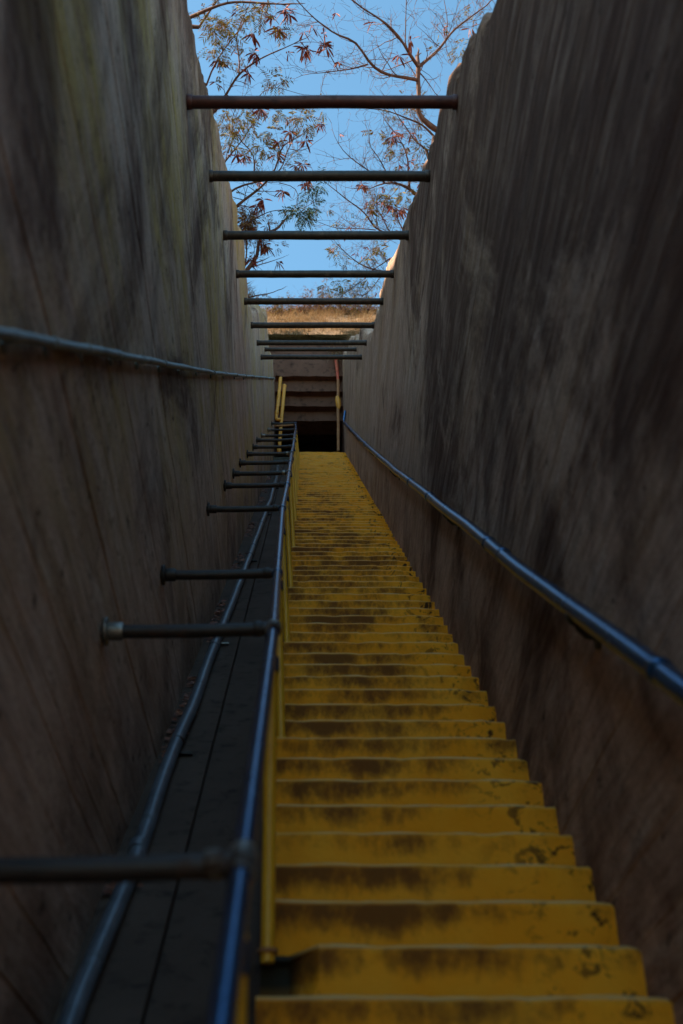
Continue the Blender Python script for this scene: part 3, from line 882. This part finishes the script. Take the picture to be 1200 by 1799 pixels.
# ---- lower left tree: crooked orange-lit trunk
D = 20.5
T = Plant(3)
b = root(-1.35, 15.2)
l = T.limb([(428, 482), (435, 473), (449, 455), (455, 448), (451, 439), (451, 425), (460, 415), (475, 407), (483, 405), (492, 400), (495, 393)], D, D, .055, .028, 5, .30, 2, .12, .05)
T.stem(b, l[0], .09, .056)
T.limb([(473, 408), (476, 404), (471, 391)], D, D, .03, .018, 0, .2, 0, grow=False)
l = T.limb([(438, 522), (459, 517), (479, 517), (489, 510)], D + 1, D + 1, .022, .008, 4, .3, 1, .02, .02)
T.stem(b, l[0], .04, .023)
l = T.limb([(430, 470), (434, 440), (430, 410), (436, 385)], D, D, .022, .010, 10, .38, 2, .22, .04)
T.stem(b, l[0], .04, .022)
l = T.limb([(440, 470), (470, 462), (490, 455)], D, D, .016, .006, 6, .3, 1, .06, .04)
for px, py in ((465, 432), (460, 428), (472, 437), (489, 461), (440, 455)): T.pod_cluster(P(px, py, D), 10, .2, .012)
for px, py in ((433, 383), (428, 388), (438, 392), (430, 400), (436, 375), (432, 410), (440, 382)): T.leaf_spray(P(px, py, D), 8, .2, .009)
T.finish('crooked_tree', b, MAT['bark'], MAT['leaf_dry'], label='crooked brown-trunked tree with rusty foliage low behind the left wall', category='tree')

# ---- right tree: bare forked limbs
D = 14.5
T = Plant(4); T.bare = .5
b = root(2.5, 9.3); hub = b + Vector((-.4, -.1, .9))
T.stem(b, hub, .15, .12)
l = T.limb([(775, 232), (757, 222), (738, 208), (730, 198), (740, 160), (730, 140), (735, 120)], D, D, .052, .040, 1.5, .4, 2, .02, .01)
T.stem(hub, l[0], .10, .052)
T.limb([(735, 120), (745, 110), (767, 92), (782, 72), (790, 57), (810, 42), (837, 25), (855, 10)], D, D + .3, .034, .010, 6, .55, 2, .03, .01)
T.limb([(735, 118), (727, 110), (710, 77), (690, 52), (665, 32), (635, 15), (612, -5)], D, D - .4, .030, .012, 5, .55, 2, .01, .01)
T.limb([(732, 142), (715, 134), (695, 137), (672, 129), (646, 112), (635, 92), (629, 70), (595, 65), (560, 39), (540, 22), (528, 8)], D, D - .6, .032, .008, 5, .5, 2, .01, .01)
T.limb([(646, 114), (622, 122), (595, 125), (560, 130), (545, 130)], D - .2, D - .4, .016, .005, 6, .42, 2, .01, .01)
T.limb([(595, 125), (582, 100), (572, 85), (566, 70)], D - .3, D - .3, .010, .005, 4, .3, 1)
T.limb([(712, 78), (713, 40), (714, -5)], D - .1, D - .1, .010, .007, 2, .5, 2)
T.limb([(782, 72), (788, 40), (780, 0)], D + .1, D + .1, .010, .006, 5, .45, 2)
T.limb([(735, 125), (750, 140), (765, 165)], D, D, .012, .006, 4, .4, 2)
for px, py in ((655, 40), (722, 72), (827, 50), (569, 60), (574, 84), (690, 232), (700, 98)): T.pod_cluster(P(px, py, D - .1), T.r.randint(4, 8), .17, .009)
for px, py in ((806, 84), (802, 92), (812, 78), (810, 90)): T.leaf_spray(P(px, py, D + .6), 5, .16, .006)
T.finish('bare_tree', b, MAT['bark'], MAT['leaf'], label='bare pinkish forked tree rising behind the top of the right wall', category='tree')

# ---- second right tree
D = 17.5
T = Plant(5); T.bare = .5
b = root(2.2, 11.9); hub = b + Vector((-.35, 0, .9))
T.stem(b, hub, .11, .09)
l = T.limb([(762, 240), (740, 218), (710, 207), (685, 195), (650, 191)], D, D, .026, .008, 6, .5, 2, .04, .02)
T.stem(hub, l[0], .05, .026)
l = T.limb([(748, 262), (742, 255), (730, 252), (715, 225), (700, 208), (690, 190)], D, D + .2, .022, .008, 7, .5, 2, .05, .02)
T.stem(hub, l[0], .05, .022)
l = T.limb([(738, 348), (725, 335), (705, 322), (676, 321), (650, 332)], D, D, .042, .008, 6, .5, 2, .04, .02)
T.stem(hub, l[0], .06, .042)
l = T.limb([(720, 330), (716, 305), (718, 280), (710, 255), (695, 235)], D, D, .024, .008, 7, .5, 2, .05, .02)
T.limb([(690, 322), (676, 299), (665, 275), (644, 253), (648, 235)], D, D, .016, .006, 6, .42, 2, .01, .01)
T.limb([(676, 321), (646, 299), (628, 286), (613, 278), (600, 264), (588, 240)], D, D - .2, .018, .005, 6, .42, 2, .01, .01)
T.limb([(613, 278), (600, 286), (585, 280), (572, 268)], D, D, .008, .003, 5, .3, 1)
for px, py in ((690, 240), (722, 235), (695, 250), (635, 325), (700, 372), (706, 366), (690, 365)): T.pod_cluster(P(px, py, D), T.r.randint(4, 9), .17, .0095)
for px, py in ((740, 256), (744, 262), (738, 248), (662, 232), (700, 270), (696, 262), (710, 342), (716, 346)): T.leaf_spray(P(px, py, D), 6, .17, .007)
T.finish('bare_tree', b, MAT['bark_dark'], MAT['leaf'], label='twiggy tree behind the right wall around the second bar', category='tree')

# ---- third right tree
D = 19.5
T = Plant(6); T.bare = .5
b = root(1.9, 14.0); hub = b + Vector((-.3, 0, .5))
T.stem(b, hub, .09, .07)
l = T.limb([(712, 425), (685, 412), (659, 403), (644, 377), (624, 361), (591, 337), (569, 319), (556, 308)], D, D, .028, .006, 6, .42, 2, .02, .02)
T.stem(hub, l[0], .06, .03)
T.limb([(660, 404), (626, 401), (591, 403), (564, 392), (544, 385)], D, D, .014, .004, 6, .4, 2, .01, .01)
T.limb([(690, 414), (679, 403), (672, 377), (664, 375), (658, 360)], D, D, .018, .007, 8, .42, 2, .10, .02)
T.limb([(668, 412), (663, 401), (660, 377), (662, 350)], D, D, .014, .006, 8, .42, 2, .12, .02)
l = T.limb([(715, 420), (705, 400), (695, 375), (700, 350)], D, D, .018, .007, 8, .45, 2, .12, .03)
T.limb([(626, 401), (610, 390), (595, 378)], D, D, .007, .003, 5, .3, 1)
for px, py in ((659, 350), (664, 356), (654, 368), (650, 375), (696, 358), (690, 352), (710, 344), (668, 345), (686, 340)): T.leaf_spray(P(px, py, D), 6, .19, .008)
for px, py in ((678, 358), (705, 370), (636, 322)): T.pod_cluster(P(px, py, D), 6, .18, .010)
T.finish('bare_tree', b, MAT['bark'], MAT['leaf'], label='twiggy tree with yellow-green leaf tufts behind the right wall around the third bar', category='tree')

# ---- lower right tree
D = 23.5
T = Plant(8); T.bare = .5
b = root(1.75, 17.5); hub = b + Vector((-.2, 0, .4))
T.stem(b, hub, .08, .06)
l = T.limb([(690, 482), (670, 476), (650, 473), (630, 464), (615, 452), (598, 435), (588, 424)], D, D, .026, .007, 7, .45, 2, .06, .02)
T.stem(hub, l[0], .05, .027)
l = T.limb([(685, 455), (678, 461), (657, 473)], D, D, .02, .012, 6, .5, 2, .10, .02)
T.stem(hub, l[0], .05, .02)
T.limb([(657, 473), (636, 495), (619, 505), (602, 519)], D, D, .014, .006, 8, .45, 2, .06, .02)
T.limb([(672, 480), (660, 500), (637, 524), (622, 512)], D, D, .014, .006, 8, .45, 2, .08, .02)
T.limb([(680, 462), (672, 445), (660, 430), (650, 440)], D, D, .014, .006, 8, .45, 2, .14, .03)
for px, py in ((587, 441), (592, 446), (646, 456), (650, 448), (574, 501), (583, 510), (648, 490), (672, 440), (664, 432), (600, 500)): T.leaf_spray(P(px, py, D), 6, .22, .009)
T.finish('bare_tree', b, MAT['bark_dark'], MAT['leaf'], label='low twiggy tree behind the right wall around the fourth and fifth bars', category='tree')

# ---- shrubs on the bank above the tunnel
SH = [(492, 33.2, .9, 'leaf', 'yellow-green shrub at the left end of the bank above the tunnel'),
      (532, 33.8, .85, 'leaf_dry', 'rusty shrub on the bank above the tunnel, left of its middle'),
      (566, 33.0, .95, 'leaf_dry', 'bare brown shrub at the middle of the bank above the tunnel'),
      (600, 33.6, 1.1, 'leaf', 'olive shrub on the bank above the tunnel, right of its middle'),
      (636, 33.0, 1.15, 'leaf', 'tall thin shrub at the right end of the bank above the tunnel')]
for i, (px, Yd, hgt, lm, lab) in enumerate(SH):
    T = Plant(40 + i)
    y = 29.5 + (i % 3) * .3
    q = ypt(px, 552, y); b = Vector((q.x, y, hill(q.x, y) - .05))
    for _ in range(28):
        d = T.rdir(); d.z = abs(d.z) + .15; d.normalize()
        T.twig(b + T.rdir() * .15, d, hgt * T.r.uniform(.42, .95), .012, 2, .25, .02, .03)
    T.finish('shrub', b, MAT['bark'], MAT[lm], label=lab, category='shrub', group='shrubs on the bank above the tunnel')

# ---- dry grass on the bank and along the wall tops
def grass(name, spots, label):
    mb = MB(); r = random.Random(5)
    for (x, y, h, lean) in spots:
        z = hill(x, y) if not isinstance(y, tuple) else 0
        for _ in range(6):
            a = r.uniform(0, 2 * pi); L = h * r.uniform(.5, 1.2)
            t = Vector((cos(a) * .5 + lean, sin(a) * .5 - .15, 1)).normalized()
            p = Vector((x + r.uniform(-.07, .07), y + r.uniform(-.07, .07), z - .03))
            w = Vector((-sin(a), cos(a), 0)) * .0065
            m = p + t * L * .55; e = m + (t + Vector((cos(a) * .6, sin(a) * .6, -.5))).normalized() * L * .5
            mb.add([p - w, p + w, m + w * .8, m - w * .8, e], [(0, 1, 2, 3), (3, 2, 4)])
    return mb.build(name, MAT['grass'], label=label, category='grass', kind='stuff')
r = random.Random(3); spots = []
for _ in range(2600):
    x = r.uniform(-2.2, 3.2); y = r.uniform(26.35, 31.2)
    if fbm(x * 1.1, y * 1.1, 2) < -.12 - .1 * (y > 28): continue
    if y < 27.5 and fbm(x * 2, y * 2, 8) < -.05: continue
    spots.append((x, y, r.uniform(.14, .38), 0))
for _ in range(420):
    y = r.uniform(22.0, 26.2); spots.append((1.36 + r.random() ** 2 * .8, y, r.uniform(.15, .4), -.45))
for _ in range(260):
    y = r.uniform(13.2, 19.5); spots.append((-1.14 - r.random() ** 2 * .5, y, r.uniform(.2, .45), .35))
for _ in range(120):
    y = r.uniform(7, 20); spots.append((1.38 + r.random() * .4, y, r.uniform(.1, .22), -.2))
grass('dry_grass', spots, 'straw-coloured dry grass on the bank above the tunnel and along the wall tops')

# grass tuft hanging beside the standpipe
mb = MB(); r = random.Random(9)
for _ in range(70):
    p = ypt(r.uniform(582, 602), r.uniform(618, 630), YEND - .02)
    t = Vector((r.uniform(-.5, .5), -.5 + r.uniform(-.3, .2), r.uniform(-.9, .3))).normalized()
    L = r.uniform(.15, .4); w = Vector((.007, 0, 0)); e = p + t * L; e2 = e + (t + Vector((0, 0, -.8))).normalized() * L * .5
    mb.add([p - w, p + w, e + w * .7, e - w * .7, e2], [(0, 1, 2, 3), (3, 2, 4)])
tuft = empty('grass_tuft', ypt(592, 624, YEND), label='orange dry grass tuft hanging over the right corner of the lintel', category='grass')
part(mb, 'blades', MAT['grass'], tuft)

# ---- leaf litter in the angle of ramp and wall
mb = MB(); r = random.Random(21)
for _ in range(1500):
    k = r.uniform(-9, 70); y = YE + (k + KA) * TREAD
    if fbm(y * .8, 3, 3) < -.05: continue
    x = XL + .014 + abs(r.gauss(0, .05))
    z = CAMZ + (y - YE) / TREAD * RISER - .165 * DN + .012 + r.random() * .02
    a = r.uniform(0, 2 * pi); s = r.uniform(.016, .042)
    u = Vector((cos(a), sin(a) * .77, sin(a) * .64)); v = Vector((-sin(a), cos(a) * .77, cos(a) * .64 + r.uniform(-.5, .5)))
    p = Vector((x, y, z))
    mb.add([p - u * s, p + v * s * .4 + Vector((0, 0, .006)), p + u * s, p - v * s * .4], [(0, 3, 2, 1)])
mb.build('leaf_litter', MAT['litter'], label='dry red-brown leaves gathered where the ramp meets the left wall', category='leaves', kind='stuff')
